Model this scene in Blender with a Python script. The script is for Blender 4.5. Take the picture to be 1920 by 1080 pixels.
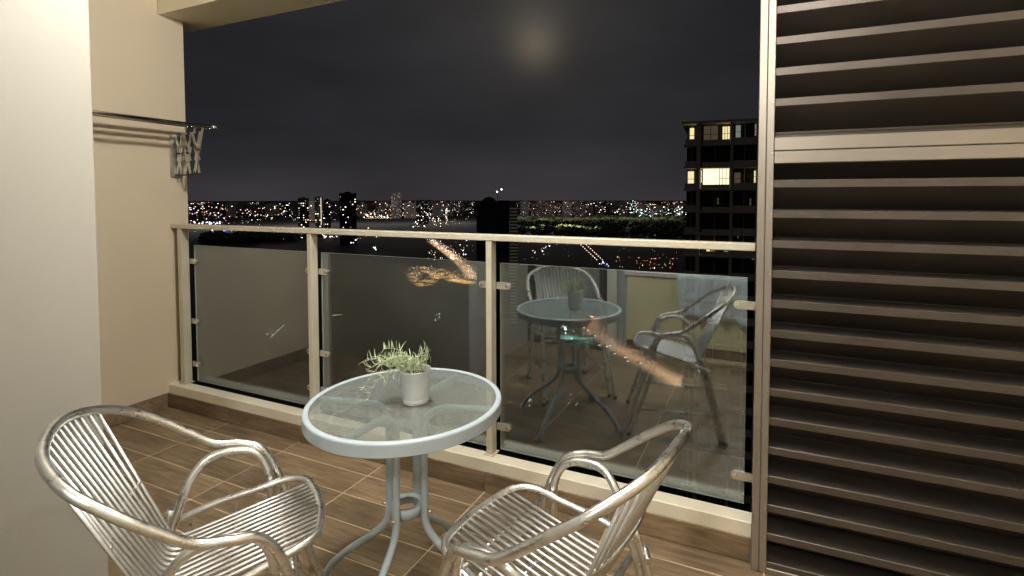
import bpy, math, random
from mathutils import Vector, Matrix, noise
R = math.radians
random.seed(7)
scene = bpy.context.scene
for o in list(bpy.data.objects): bpy.data.objects.remove(o)

# ------------------------------------------------------------------ camera
cam_d = bpy.data.cameras.new('camera'); cam = bpy.data.objects.new('camera', cam_d)
scene.collection.objects.link(cam); scene.camera = cam
cam.location = (0, 0, 1.385)
cam.rotation_euler = (R(90) - 0.0412, 0, 0.4218)
cam_d.sensor_width = 36; cam_d.lens = 18.127
cam_d.shift_x = -0.0224; cam_d.shift_y = -0.0679
cam_d.clip_start = 0.05; cam_d.clip_end = 90000

# ------------------------------------------------------------------ night sky
world = bpy.data.worlds.new('World'); scene.world = world; world.use_nodes = True
wn, wl = world.node_tree.nodes, world.node_tree.links
for n in list(wn): wn.remove(n)
wo = wn.new('ShaderNodeOutputWorld'); bg = wn.new('ShaderNodeBackground'); bg.inputs[1].default_value = 1.0
tc = wn.new('ShaderNodeTexCoord'); sp = wn.new('ShaderNodeSeparateXYZ'); wl.new(tc.outputs['Generated'], sp.inputs[0])
ramp = wn.new('ShaderNodeValToRGB'); wl.new(sp.outputs['Z'], ramp.inputs[0])
cr_ = ramp.color_ramp; cr_.elements[0].position = 0.0; cr_.elements[0].color = (.034, .031, .035, 1)
cr_.elements[1].position = .55; cr_.elements[1].color = (.020, .0195, .021, 1)
for p_, c_ in ((.03, (.030, .028, .032, 1)), (.12, (.0185, .018, .0215, 1)), (.25, (.016, .0158, .019, 1))):
    e = cr_.elements.new(p_); e.color = c_
# thin cloud structure, stretched along the horizon
mp = wn.new('ShaderNodeMapping'); mp.inputs['Scale'].default_value = (1.6, 1.6, 5.0); wl.new(tc.outputs['Generated'], mp.inputs[0])
nz = wn.new('ShaderNodeTexNoise'); nz.inputs['Scale'].default_value = 1.7; nz.inputs['Detail'].default_value = 5; wl.new(mp.outputs[0], nz.inputs[0])
mr = wn.new('ShaderNodeMapRange'); mr.inputs[1].default_value = .3; mr.inputs[2].default_value = .75; mr.inputs[3].default_value = .78; mr.inputs[4].default_value = 1.3
wl.new(nz.outputs[0], mr.inputs[0])
mul = wn.new('ShaderNodeVectorMath'); mul.operation = 'SCALE'; wl.new(ramp.outputs[0], mul.inputs[0]); wl.new(mr.outputs[0], mul.inputs['Scale'])
# painted sky glow: a soft disc and wide halo round one direction
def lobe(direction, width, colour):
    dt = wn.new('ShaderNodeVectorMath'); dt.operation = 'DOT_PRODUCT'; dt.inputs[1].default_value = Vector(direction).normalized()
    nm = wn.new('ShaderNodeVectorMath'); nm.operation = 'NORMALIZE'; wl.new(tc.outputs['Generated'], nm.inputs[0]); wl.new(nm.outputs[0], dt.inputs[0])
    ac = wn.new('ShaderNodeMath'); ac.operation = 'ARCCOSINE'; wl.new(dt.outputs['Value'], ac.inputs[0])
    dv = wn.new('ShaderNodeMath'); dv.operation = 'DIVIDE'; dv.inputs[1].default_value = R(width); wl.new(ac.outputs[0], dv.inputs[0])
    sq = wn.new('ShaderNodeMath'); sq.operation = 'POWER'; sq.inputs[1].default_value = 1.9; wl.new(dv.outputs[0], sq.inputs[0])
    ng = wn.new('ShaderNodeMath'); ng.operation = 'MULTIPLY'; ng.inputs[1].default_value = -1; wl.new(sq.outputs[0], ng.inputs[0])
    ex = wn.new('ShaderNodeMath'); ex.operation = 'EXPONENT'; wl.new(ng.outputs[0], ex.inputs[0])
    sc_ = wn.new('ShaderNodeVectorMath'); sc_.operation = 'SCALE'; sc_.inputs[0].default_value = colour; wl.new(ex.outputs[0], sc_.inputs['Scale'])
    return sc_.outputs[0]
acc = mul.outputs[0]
SKY_GLOW = (-0.3916, 0.8768, 0.279)
for args in ((SKY_GLOW, 2.3, (.068, .054, .032)), ((-0.392, .872, .315), 3.4, (.022, .020, .014)), ((-0.392, .86, .36), 11, (.016, .014, .0105)), ((-.4, .8, .5), 22, (.008, .0072, .006))):
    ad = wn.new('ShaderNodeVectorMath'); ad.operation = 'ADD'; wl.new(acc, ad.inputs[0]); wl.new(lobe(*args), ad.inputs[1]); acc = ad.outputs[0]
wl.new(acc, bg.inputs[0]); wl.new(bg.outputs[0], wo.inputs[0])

scene.view_settings.view_transform = 'Standard'; scene.view_settings.look = 'None'
scene.view_settings.exposure = 0; scene.view_settings.gamma = 1; scene.view_settings.use_curve_mapping = False
scene.render.engine = 'CYCLES'
scene.cycles.max_bounces = 10; scene.cycles.transparent_max_bounces = 16
scene.cycles.caustics_reflective = False; scene.cycles.caustics_refractive = False

# ------------------------------------------------------------------ helpers
COL = scene.collection
class MB:
    """collects shapes into one mesh"""
    def __init__(s): s.v = []; s.f = []; s.m = []; s.sm = []
    def add(s, vs, fs, mi=0, smooth=False):
        b = len(s.v); s.v += [tuple(v) for v in vs]
        for f in fs: s.f.append(tuple(b + i for i in f)); s.m.append(mi); s.sm.append(smooth)
        return s
    def box(s, x0, x1, y0, y1, z0, z1, mi=0, bev=0.0):
        if bev <= 0:
            vs = [(x, y, z) for z in (z0, z1) for y in (y0, y1) for x in (x0, x1)]
            return s.add(vs, [(0, 2, 3, 1), (4, 5, 7, 6), (0, 1, 5, 4), (2, 6, 7, 3), (0, 4, 6, 2), (1, 3, 7, 5)], mi)
        import itertools
        vs = []; idx = {}
        for sx, sy, sz in itertools.product((0, 1), repeat=3):
            X, Y, Z = (x0, x1)[sx], (y0, y1)[sy], (z0, z1)[sz]
            dx, dy, dz = (bev, -bev)[sx], (bev, -bev)[sy], (bev, -bev)[sz]
            for a, p in (('x', (X, Y + dy, Z + dz)), ('y', (X + dx, Y, Z + dz)), ('z', (X + dx, Y + dy, Z))):
                idx[(sx, sy, sz, a)] = len(vs); vs.append(p)
        c = Vector(((x0 + x1) / 2, (y0 + y1) / 2, (z0 + z1) / 2)); fs = []
        def q(*k): fs.append([idx[i] for i in k])
        for sx in (0, 1): q((sx,0,0,'x'), (sx,1,0,'x'), (sx,1,1,'x'), (sx,0,1,'x'))
        for sy in (0, 1): q((0,sy,0,'y'), (1,sy,0,'y'), (1,sy,1,'y'), (0,sy,1,'y'))
        for sz in (0, 1): q((0,0,sz,'z'), (1,0,sz,'z'), (1,1,sz,'z'), (0,1,sz,'z'))
        for a_ in (0, 1):
            for b_ in (0, 1):
                q((a_,b_,0,'x'), (a_,b_,1,'x'), (a_,b_,1,'y'), (a_,b_,0,'y'))
                q((a_,0,b_,'x'), (a_,1,b_,'x'), (a_,1,b_,'z'), (a_,0,b_,'z'))
                q((0,a_,b_,'y'), (1,a_,b_,'y'), (1,a_,b_,'z'), (0,a_,b_,'z'))
        for sx, sy, sz in itertools.product((0, 1), repeat=3): q((sx,sy,sz,'x'), (sx,sy,sz,'y'), (sx,sy,sz,'z'))
        out = []
        for f in fs:
            p = [Vector(vs[i]) for i in f]; n = (p[1] - p[0]).cross(p[2] - p[0])
            out.append(f if n.dot(sum(p, Vector()) / len(p) - c) > 0 else f[::-1])
        return s.add(vs, out, mi)
    def tube(s, path, r, n=10, mi=0, cap=True, closed=False):
        P = [Vector(p) for p in path]; m = len(P); rr = r if isinstance(r, (list, tuple)) else [r] * m
        def tan(i):
            if closed: return (P[(i + 1) % m] - P[i - 1]).normalized()
            return (P[min(i + 1, m - 1)] - P[max(i - 1, 0)]).normalized()
        t = tan(0); u = t.orthogonal().normalized(); vs = []
        for i in range(m):
            t2 = tan(i); u = (u - t2 * u.dot(t2)).normalized(); w = t2.cross(u)
            for k in range(n):
                a = 2 * math.pi * k / n; vs.append(P[i] + (u * math.cos(a) + w * math.sin(a)) * rr[i])
        fs = []
        for i in range(m if closed else m - 1):
            j = (i + 1) % m
            for k in range(n): fs.append((i*n + k, i*n + (k+1) % n, j*n + (k+1) % n, j*n + k))
        b = len(s.v); s.add(vs, fs, mi, True)
        if cap and not closed:
            s.add([], [], mi); s.f.append(tuple(b + k for k in range(n))[::-1]); s.m.append(mi); s.sm.append(False)
            s.f.append(tuple(b + (m-1)*n + k for k in range(n))); s.m.append(mi); s.sm.append(False)
        return s
    def lathe(s, prof, cx=0, cy=0, n=48, mi=0, smooth=True):
        vs = []
        for r, z in prof:
            for k in range(n):
                a = 2 * math.pi * k / n; vs.append((cx + r * math.cos(a), cy + r * math.sin(a), z))
        fs = [(i*n + k, i*n + (k+1) % n, (i+1)*n + (k+1) % n, (i+1)*n + k) for i in range(len(prof) - 1) for k in range(n)]
        return s.add(vs, fs, mi, smooth)
    def prism(s, prof, x0, x1, mi=0):
        """profile of (y, z) points run along x"""
        n = len(prof); vs = [(x0, y, z) for y, z in prof] + [(x1, y, z) for y, z in prof]
        fs = [(i, (i+1) % n, n + (i+1) % n, n + i) for i in range(n)] + [tuple(range(n))[::-1], tuple(range(n, 2*n))]
        return s.add(vs, fs, mi)
    def octa(s, c, r, mi=0):
        x, y, z = c
        return s.add([(x+r,y,z), (x-r,y,z), (x,y+r,z), (x,y-r,z), (x,y,z+r), (x,y,z-r)],
                     [(0,2,4), (2,1,4), (1,3,4), (3,0,4), (2,0,5), (1,2,5), (3,1,5), (0,3,5)], mi)
    def mesh(s, name, mats):
        me = bpy.data.meshes.new(name); me.from_pydata(s.v, [], s.f)
        for m in (mats if isinstance(mats, (list, tuple)) else [mats]): me.materials.append(m)
        me.polygons.foreach_set('material_index', s.m); me.polygons.foreach_set('use_smooth', s.sm)
        me.update(); return me
    def build(s, name, mats, parent=None, loc=(0, 0, 0)):
        return link(name, s.mesh(name, mats), parent, loc)
def link(name, me, parent=None, loc=(0, 0, 0), rot=(0, 0, 0)):
    o = bpy.data.objects.new(name, me); COL.objects.link(o); o.location = loc; o.rotation_euler = rot
    if parent: o.parent = parent
    return o
def tag(o, label=None, cat=None, group=None, kind=None):
    if label: o['label'] = label
    if cat: o['category'] = cat
    if group: o['group'] = group
    if kind: o['kind'] = kind
    return o
def thing(name, label, cat, loc=(0, 0, 0), rz=0, group=None):
    o = bpy.data.objects.new(name, None); COL.objects.link(o); o.location = loc; o.rotation_euler = (0, 0, rz)
    o.empty_display_size = .1
    return tag(o, label, cat, group)
def copy_tree(o, parent=None):
    c = o.copy(); COL.objects.link(c)
    if parent: c.parent = parent
    for ch in list(o.children): copy_tree(ch, c)
    return c
def spline(P, n=10):
    P = [Vector(p) for p in P]; Q = [2*P[0] - P[1]] + P + [2*P[-1] - P[-2]]; out = []
    for i in range(1, len(Q) - 2):
        a, b, c, d = Q[i-1:i+3]
        for k in range(n):
            t = k / n; out.append(.5 * ((2*b) + (c - a)*t + (2*a - 5*b + 4*c - d)*t*t + (3*b - a - 3*c + d)*t*t*t))
    out.append(Q[-2]); return out
def round_path(P, rad, n=6):
    """polyline with rounded corners"""
    P = [Vector(p) for p in P]; out = [P[0]]
    for i in range(1, len(P) - 1):
        a = P[i-1] - P[i]; b = P[i+1] - P[i]; r = min(rad, a.length * .45, b.length * .45)
        A = P[i] + a.normalized() * r; B = P[i] + b.normalized() * r
        for k in range(n + 1):
            t = k / n; out.append(A*(1-t)**2 + P[i]*2*t*(1-t) + B*t*t)
    out.append(P[-1]); return out

# ------------------------------------------------------------------ materials
def mat(name, col=(.8, .8, .8), rough=.5, metal=0.0, spec=.5, emit=None, strength=0):
    m = bpy.data.materials.new(name); m.use_nodes = True; b = m.node_tree.nodes['Principled BSDF']
    b.inputs['Base Color'].default_value = (*col, 1); b.inputs['Roughness'].default_value = rough
    b.inputs['Metallic'].default_value = metal; b.inputs['Specular IOR Level'].default_value = spec
    if emit: b.inputs['Emission Color'].default_value = (*emit, 1); b.inputs['Emission Strength'].default_value = strength
    return m
def nodes(m): return m.node_tree.nodes, m.node_tree.links, m.node_tree.nodes['Principled BSDF']
def vary(m, scale, lo, hi, bump=0.0, bscale=None, detail=4, stretch=(1, 1, 1), obj_random=0.0, rough_var=0.0, dist=.002):
    """multiplies the base colour by a noise and adds a fine relief"""
    N, L, b = nodes(m); g = N.new('ShaderNodeNewGeometry'); mp = N.new('ShaderNodeMapping'); mp.inputs['Scale'].default_value = stretch
    L.new(g.outputs['Position'], mp.inputs[0]); vec = mp.outputs[0]
    if obj_random:
        oi = N.new('ShaderNodeObjectInfo'); cm = N.new('ShaderNodeMath'); cm.operation = 'MULTIPLY'; cm.inputs[1].default_value = 37
        L.new(oi.outputs['Random'], cm.inputs[0]); av = N.new('ShaderNodeVectorMath'); av.operation = 'ADD'
        L.new(mp.outputs[0], av.inputs[0]); L.new(cm.outputs[0], av.inputs[1]); vec = av.outputs[0]
    nz = N.new('ShaderNodeTexNoise'); nz.inputs['Scale'].default_value = scale; nz.inputs['Detail'].default_value = detail; L.new(vec, nz.inputs[0])
    r = N.new('ShaderNodeMapRange'); r.inputs[1].default_value = .3; r.inputs[2].default_value = .7; r.inputs[3].default_value = lo; r.inputs[4].default_value = hi
    L.new(nz.outputs[0], r.inputs[0]); fac = r.outputs[0]
    if obj_random:
        r2 = N.new('ShaderNodeMapRange'); r2.inputs[3].default_value = 1 - obj_random; r2.inputs[4].default_value = 1 + obj_random
        L.new(oi.outputs['Random'], r2.inputs[0]); mm = N.new('ShaderNodeMath'); mm.operation = 'MULTIPLY'; L.new(fac, mm.inputs[0]); L.new(r2.outputs[0], mm.inputs[1]); fac = mm.outputs[0]
    c = N.new('ShaderNodeVectorMath'); c.operation = 'SCALE'; c.inputs[0].default_value = tuple(b.inputs['Base Color'].default_value)[:3]
    L.new(fac, c.inputs['Scale']); L.new(c.outputs[0], b.inputs['Base Color'])
    if rough_var:
        r3 = N.new('ShaderNodeMapRange'); r3.inputs[1].default_value = .3; r3.inputs[2].default_value = .7
        rv = b.inputs['Roughness'].default_value; r3.inputs[3].default_value = rv - rough_var; r3.inputs[4].default_value = rv + rough_var
        L.new(nz.outputs[0], r3.inputs[0]); L.new(r3.outputs[0], b.inputs['Roughness'])
    if bump:
        n2 = N.new('ShaderNodeTexNoise'); n2.inputs['Scale'].default_value = bscale or scale * 6; n2.inputs['Detail'].default_value = 4; L.new(vec, n2.inputs[0])
        bp = N.new('ShaderNodeBump'); bp.inputs['Strength'].default_value = bump; bp.inputs['Distance'].default_value = dist
        L.new(n2.outputs[0], bp.inputs['Height']); L.new(bp.outputs[0], b.inputs['Normal'])
    return m
M = {}
M['cream'] = vary(mat('cream_paint', (.68, .58, .43), .55), 1.3, .96, 1.03, .25, 160)
M['beam'] = vary(mat('cream_beam_paint', (.86, .79, .60), .6), 1.3, .96, 1.03, .25, 160)
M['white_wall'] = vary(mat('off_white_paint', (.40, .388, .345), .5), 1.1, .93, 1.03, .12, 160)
M['kerb'] = vary(mat('kerb_paint', (.86, .80, .65), .5), 5, .90, 1.03, .3, 90)
M['ceiling'] = vary(mat('ceiling_paint', (.80, .77, .68), .6), 2, .97, 1.02)
M['grout'] = vary(mat('tile_grout', (.58, .45, .31), .9), 9, .8, 1.1)
def wood_tile():
    m = mat('wood_look_tile', (.215, .135, .074), .42); N, L, b = nodes(m)
    g = N.new('ShaderNodeNewGeometry'); oi = N.new('ShaderNodeObjectInfo')
    cm = N.new('ShaderNodeMath'); cm.operation = 'MULTIPLY'; cm.inputs[1].default_value = 61; L.new(oi.outputs['Random'], cm.inputs[0])
    av = N.new('ShaderNodeVectorMath'); av.operation = 'ADD'; L.new(g.outputs['Position'], av.inputs[0]); L.new(cm.outputs[0], av.inputs[1])
    m1 = N.new('ShaderNodeMapping'); m1.inputs['Scale'].default_value = (1.5, 14, 14); L.new(av.outputs[0], m1.inputs[0])
    n1 = N.new('ShaderNodeTexNoise'); n1.inputs['Scale'].default_value = 3.0; n1.inputs['Detail'].default_value = 8; n1.inputs['Roughness'].default_value = .62; n1.inputs['Distortion'].default_value = .8; L.new(m1.outputs[0], n1.inputs[0])
    m2 = N.new('ShaderNodeMapping'); m2.inputs['Scale'].default_value = (1, 2.4, 2.4); L.new(av.outputs[0], m2.inputs[0])
    n2 = N.new('ShaderNodeTexNoise'); n2.inputs['Scale'].default_value = 2.6; n2.inputs['Detail'].default_value = 4; L.new(m2.outputs[0], n2.inputs[0])
    rp = N.new('ShaderNodeValToRGB'); L.new(n1.outputs[0], rp.inputs[0])
    e = rp.color_ramp.elements; e[0].position = .30; e[0].color = (.118, .081, .048, 1); e[1].position = .72; e[1].color = (.315, .232, .146, 1)
    k = rp.color_ramp.elements.new(.5); k.color = (.212, .149, .089, 1)
    r = N.new('ShaderNodeMapRange'); r.inputs[1].default_value = .3; r.inputs[2].default_value = .7; r.inputs[3].default_value = .74; r.inputs[4].default_value = 1.22; L.new(n2.outputs[0], r.inputs[0])
    r2 = N.new('ShaderNodeMapRange'); r2.inputs[3].default_value = .88; r2.inputs[4].default_value = 1.12; L.new(oi.outputs['Random'], r2.inputs[0])
    mm = N.new('ShaderNodeMath'); mm.operation = 'MULTIPLY'; L.new(r.outputs[0], mm.inputs[0]); L.new(r2.outputs[0], mm.inputs[1])
    sc = N.new('ShaderNodeVectorMath'); sc.operation = 'SCALE'; L.new(rp.outputs[0], sc.inputs[0]); L.new(mm.outputs[0], sc.inputs['Scale']); L.new(sc.outputs[0], b.inputs['Base Color'])
    bp = N.new('ShaderNodeBump'); bp.inputs['Strength'].default_value = .35; bp.inputs['Distance'].default_value = .0015; L.new(n1.outputs[0], bp.inputs['Height']); L.new(bp.outputs[0], b.inputs['Normal'])
    r4 = N.new('ShaderNodeMapRange'); r4.inputs[3].default_value = .34; r4.inputs[4].default_value = .58; L.new(n1.outputs[0], r4.inputs[0]); L.new(r4.outputs[0], b.inputs['Roughness'])
    return m
M['tile'] = wood_tile()
M['rail'] = vary(mat('champagne_rail_coating', (.68, .63, .50), .40, .2), 6, .93, 1.05)
M['louvre'] = vary(mat('bronze_louvre_coating', (.115, .098, .084), .36, .6), 5, .9, 1.06, rough_var=.05)
M['louvre_frame'] = vary(mat('bronze_frame_coating', (.34, .305, .265), .38, .7), 5, .93, 1.05)
M['steel'] = vary(mat('clamp_steel', (.72, .69, .60), .32, .8), 40, .85, 1.05)
M['screw'] = mat('screw_steel', (.85, .83, .78), .25, 1.0)
M['alu'] = vary(mat('polished_aluminium', (.80, .795, .775), .30, 1.0), 30, .86, 1.05, rough_var=.06)
M['alu_slat'] = vary(mat('aluminium_slat', (.66, .66, .66), .40, 1.0), 30, .88, 1.05, rough_var=.05)
M['white_metal'] = vary(mat('pale_grey_enamel', (.47, .55, .61), .36), 20, .96, 1.02)
M['rack'] = vary(mat('rack_aluminium', (.62, .60, .54), .35, .85), 30, .85, 1.05)
M['rod'] = mat('rack_rod_steel', (.55, .54, .50), .22, 1.0)
M['zinc'] = vary(mat('painted_zinc', (.72, .75, .76), .36, .5), 30, .92, 1.03)
M['leaf'] = vary(mat('pale_green_leaf', (.60, .70, .46), .55), 60, .75, 1.2)
M['stem'] = mat('pale_stem', (.42, .48, .26), .6)
M['soil'] = vary(mat('potting_moss', (.10, .10, .05), .95), 90, .6, 1.6, .8, 200)
M['black'] = mat('black_rubber', (.02, .02, .02), .6)
M['lamp_body'] = mat('lamp_rim_white', (.8, .8, .78), .4)
M['diffuser'] = mat('lamp_diffuser', (.9, .9, .85), .4, emit=(1, .84, .60), strength=8)
M['door_frame'] = mat('dark_door_frame', (.045, .045, .05), .4, .3)
M['curtain'] = vary(mat('grey_curtain', (.62, .64, .62), .8), 4, .85, 1.05)
M['yellow'] = vary(mat('pale_yellow_laminate', (.82, .77, .48), .45), 3, .95, 1.03)
M['white'] = vary(mat('white_sill', (.82, .82, .78), .4), 8, .95, 1.02)
M['towel'] = vary(mat('pale_blue_towel', (.72, .80, .88), .9), 20, .85, 1.05, .4, 300)

def glass_mat(name, tint, f0, dirt=0.0, bump=0.0, rough=0.0, stretch=(1, 1, 1), bscale=60, body=None, body_f=0.0, fmax=1.0):
    m = bpy.data.materials.new(name); m.use_nodes = True; N, L = m.node_tree.nodes, m.node_tree.links
    for n in list(N): N.remove(n)
    out = N.new('ShaderNodeOutputMaterial'); tr = N.new('ShaderNodeBsdfTransparent'); tr.inputs[0].default_value = (*tint, 1)
    gl = N.new('ShaderNodeBsdfGlossy'); gl.inputs['Roughness'].default_value = rough; gl.inputs[0].default_value = (.84, .93, 1, 1)
    lw = N.new('ShaderNodeLayerWeight'); lw.inputs[0].default_value = .5
    pw = N.new('ShaderNodeMath'); pw.operation = 'POWER'; pw.inputs[1].default_value = 5; L.new(lw.outputs['Facing'], pw.inputs[0])
    mr = N.new('ShaderNodeMapRange'); mr.inputs[3].default_value = f0; mr.inputs[4].default_value = fmax; L.new(pw.outputs[0], mr.inputs[0])
    mx = N.new('ShaderNodeMixShader'); L.new(mr.outputs[0], mx.inputs[0]); L.new(tr.outputs[0], mx.inputs[1]); L.new(gl.outputs[0], mx.inputs[2])
    last = mx.outputs[0]
    rf = None
    if bump:
        rf = N.new('ShaderNodeBsdfRefraction'); rf.inputs['IOR'].default_value = 1.25; rf.inputs['Roughness'].default_value = .02; rf.inputs[0].default_value = (*tint, 1)
        m0 = N.new('ShaderNodeMixShader'); m0.inputs[0].default_value = .20; L.new(tr.outputs[0], m0.inputs[1]); L.new(rf.outputs[0], m0.inputs[2]); L.new(m0.outputs[0], mx.inputs[1])
    g = N.new('ShaderNodeNewGeometry'); mp = N.new('ShaderNodeMapping'); mp.inputs['Scale'].default_value = stretch; L.new(g.outputs['Position'], mp.inputs[0])
    if bump:
        nz = N.new('ShaderNodeTexNoise'); nz.inputs['Scale'].default_value = bscale; nz.inputs['Detail'].default_value = 2; L.new(mp.outputs[0], nz.inputs[0])
        bp = N.new('ShaderNodeBump'); bp.inputs['Strength'].default_value = bump; bp.inputs['Distance'].default_value = .004; L.new(nz.outputs[0], bp.inputs['Height'])
        L.new(bp.outputs[0], gl.inputs['Normal']); L.new(bp.outputs[0], rf.inputs['Normal'])
    if body:
        df = N.new('ShaderNodeBsdfDiffuse'); df.inputs[0].default_value = (*body, 1); m2 = N.new('ShaderNodeMixShader')
        n3 = N.new('ShaderNodeTexNoise'); n3.inputs['Scale'].default_value = bscale if bump else 3; n3.inputs['Detail'].default_value = 5; L.new(mp.outputs[0], n3.inputs[0])
        r3 = N.new('ShaderNodeMapRange'); r3.inputs[1].default_value = .40; r3.inputs[2].default_value = .66; r3.inputs[3].default_value = body_f * .5; r3.inputs[4].default_value = body_f * 1.6; L.new(n3.outputs[0], r3.inputs[0])
        L.new(r3.outputs[0], m2.inputs[0]); L.new(last, m2.inputs[1]); L.new(df.outputs[0], m2.inputs[2]); last = m2.outputs[0]
    L.new(last, out.inputs[0]); return m
M['pane'] = glass_mat('tinted_balustrade_glass', (.86, .88, .86), .22, body=(.6, .62, .55), body_f=.02, fmax=.55)
M['pane_edge'] = mat('glass_edge', (.42, .50, .44), .25)
M['table_glass'] = glass_mat('rippled_table_glass', (.90, .94, .92), .09, bump=1.0, rough=.04, stretch=(.75, 2.4, 1), bscale=60, body=(.74, .79, .75), body_f=.125)
M['door_glass'] = glass_mat('door_glass', (.93, .94, .93), .05)

# ================================================================== THE BALCONY
XL, YK, FH = -3.589, 2.076, 0.0            # left wall face, kerb face
X1, YB = 1.30, -0.12                        # right end, house wall
# ---- floor: mortar bed + single tiles
fl = MB().box(XL - .15, X1 + .15, YB - 2.9, YK + .01, -.20, -.0025).build('floor', M['grout']); tag(fl, kind='structure')
TL, TW, G = .6018, .1632, .0066
X0 = -2.9948; rows = [YK] + [YK - (.7576 + k) * TW for k in range(14)]
xs = [XL] + [X0 + n * TL for n in range(0, 8)]
xs = [x for x in xs if x < X1] + [X1]
cache = {}
def piece(w, d, h, m, bev=.0012):
    k = (round(w, 3), round(d, 3), round(h, 3), m.name)
    if k not in cache: cache[k] = MB().box(-w/2, w/2, -d/2, d/2, 0, h, bev=bev).mesh('tile', m)
    return cache[k]
for j in range(len(rows) - 1):
    ya, yb = rows[j], max(rows[j+1], YB - .02)
    if ya <= YB: break
    for i in range(len(xs) - 1):
        if xs[i+1] < -2.07 and ya < .9: continue
        w, d = xs[i+1] - xs[i] - G, ya - yb - G
        if w < .02 or d < .02: continue
        link('floor_tile', piece(w, d, .0115, M['tile']), fl, ((xs[i] + xs[i+1])/2, (ya + yb)/2, -.0125 + random.uniform(-.0003, .0003)))
# ---- kerb with tiled face
ZS = .0939
kb = MB().prism([(YK, -.2), (YK, .147), (YK + .004, .150), (2.147, .150), (2.152, .145), (2.152, -.2)], XL - .15, -.032).build('kerb', M['kerb']); tag(kb, kind='structure')
for i in range(len(xs) - 1):
    if xs[i] > -.04: break
    xb = min(xs[i+1], -.032); w = xb - xs[i] - .0035
    link('skirting_tile', piece(w, .009, ZS - .001, M['tile'], .0008), kb, ((xs[i] + xb)/2, YK - .0045, .0008))
# ---- left wall, outer end at 2.23
wl_ = MB().box(XL - .16, XL, .70, 2.233, -.2, 2.56).box(XL - .16, XL, .70, 2.075, 2.56, 2.78).build('wall_left', M['cream']); tag(wl_, kind='structure')
ys = [YK - .010, YK - .010 - TL, YK - .010 - 2*TL]
for a, b in ((ys[0], ys[1]), (ys[1], .985)):
    link('skirting_tile', piece(.009, abs(a - b) - .0035, ZS - .001, M['tile'], .0008), wl_, (XL + .0045, (a + b)/2, .0008))
# ---- the block of wall that comes forward at the left
wc = MB().box(XL - .16, -2.07, -3.1, .985, -.2, 2.78, bev=.004).build('wall_near', M['white_wall']); tag(wc, kind='structure')
# ---- beam and ceiling
bm_ = MB().box(XL - 1.5, X1 + .8, YK + .004, 2.39, 2.56, 3.05).build('beam', M['beam']); tag(bm_, kind='structure')
ce = MB().box(XL - .16, X1 + .16, -3.1, YK, 2.78, 2.95).build('ceiling', M['ceiling']); tag(ce, kind='structure')
wr_ = MB().box(X1, X1 + .14, YB, 2.152, -.2, 2.78).build('wall_right', M['cream']); tag(wr_, kind='structure')

# ================================================================== RAILING
YR = 2.115
rail = thing('balcony_railing', 'champagne metal balcony railing with three large glass panes above the kerb', 'railing', (-1.8, 2.14, .15))
RL = Vector((-1.8, 2.14, .15))
def at(mb, name, m, parent, org):
    mb.v = [tuple(Vector(v) - org) for v in mb.v]; return mb.build(name, m, parent)
at(MB().box(XL + .004, -.034, YR, YR + .058, 1.180, 1.209, bev=.003), 'handrail', M['rail'], rail, RL)
posts = [(-3.525, -3.483), (-2.361, -2.331), (-1.206, -1.176)]
for a, b in posts:
    p = at(MB().box(a, b, YR + .003, YR + .052, .150, 1.1795, bev=.002), 'post', M['rail'], rail, RL)
    at(MB().box(a - .012, b + .012, YR - .006, YR + .060, .1502, .156, bev=.0015), 'base_plate', M['rail'], p, RL)
GY, GT = 2.180, .010
panes = [(-3.455, -2.405, 1), (-2.322, -1.235, 1), (-1.163, -.062, 1)]
for i, (a, b, _) in enumerate(panes):
    mb = MB().box(a, b, GY, GY + GT, .158, 1.070, bev=.0012)
    mb.m = [0 if k in (2, 3) else 1 for k in range(len(mb.f))]
    at(mb, 'glass_pane', [M['pane'], M['pane_edge']], rail, RL)
def clamp(x0, x1, z, tip):
    """flat arm from the post to the pane with a round end and a bolt"""
    mb = MB(); n = 10; hz = .0165; xc = x1 - hz * tip
    prof = [(x0, z - hz), (xc, z - hz)] + [(xc + tip * hz * math.sin(math.pi * k / n), z - hz * math.cos(math.pi * k / n)) for k in range(1, n)] + [(xc, z + hz), (x0, z + hz)]
    m_ = len(prof); vs = [(x, GY - .010, zz) for x, zz in prof] + [(x, GY - .0005, zz) for x, zz in prof]
    mb.add(vs, [(i, (i+1) % m_, m_ + (i+1) % m_, m_ + i) for i in range(m_)] + [tuple(range(m_)), tuple(range(m_, 2*m_))[::-1]])
    c = at(mb, 'clamp', M['steel'], rail, RL)
    bmb = MB().tube([(xc, GY - .0145, z), (xc, GY - .009, z)], .0075, 12); at(bmb, 'bolt', M['screw'], c, RL)
for z in (.274, .961):
    clamp(-3.484, -3.415, z, 1)
    clamp(-2.360, -2.435, z, -1); clamp(-2.332, -2.262, z, 1)
    clamp(-1.205, -1.275, z, -1); clamp(-1.177, -1.103, z, 1)
    clamp(-.032, -.112, z, -1)
for a, b, x, zc in ((-3.484, -3.42, 1, .561), (-2.332, -2.262, 1, .488), (-2.360, -2.435, -1, .488)): clamp(a, b, zc, x)

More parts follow.
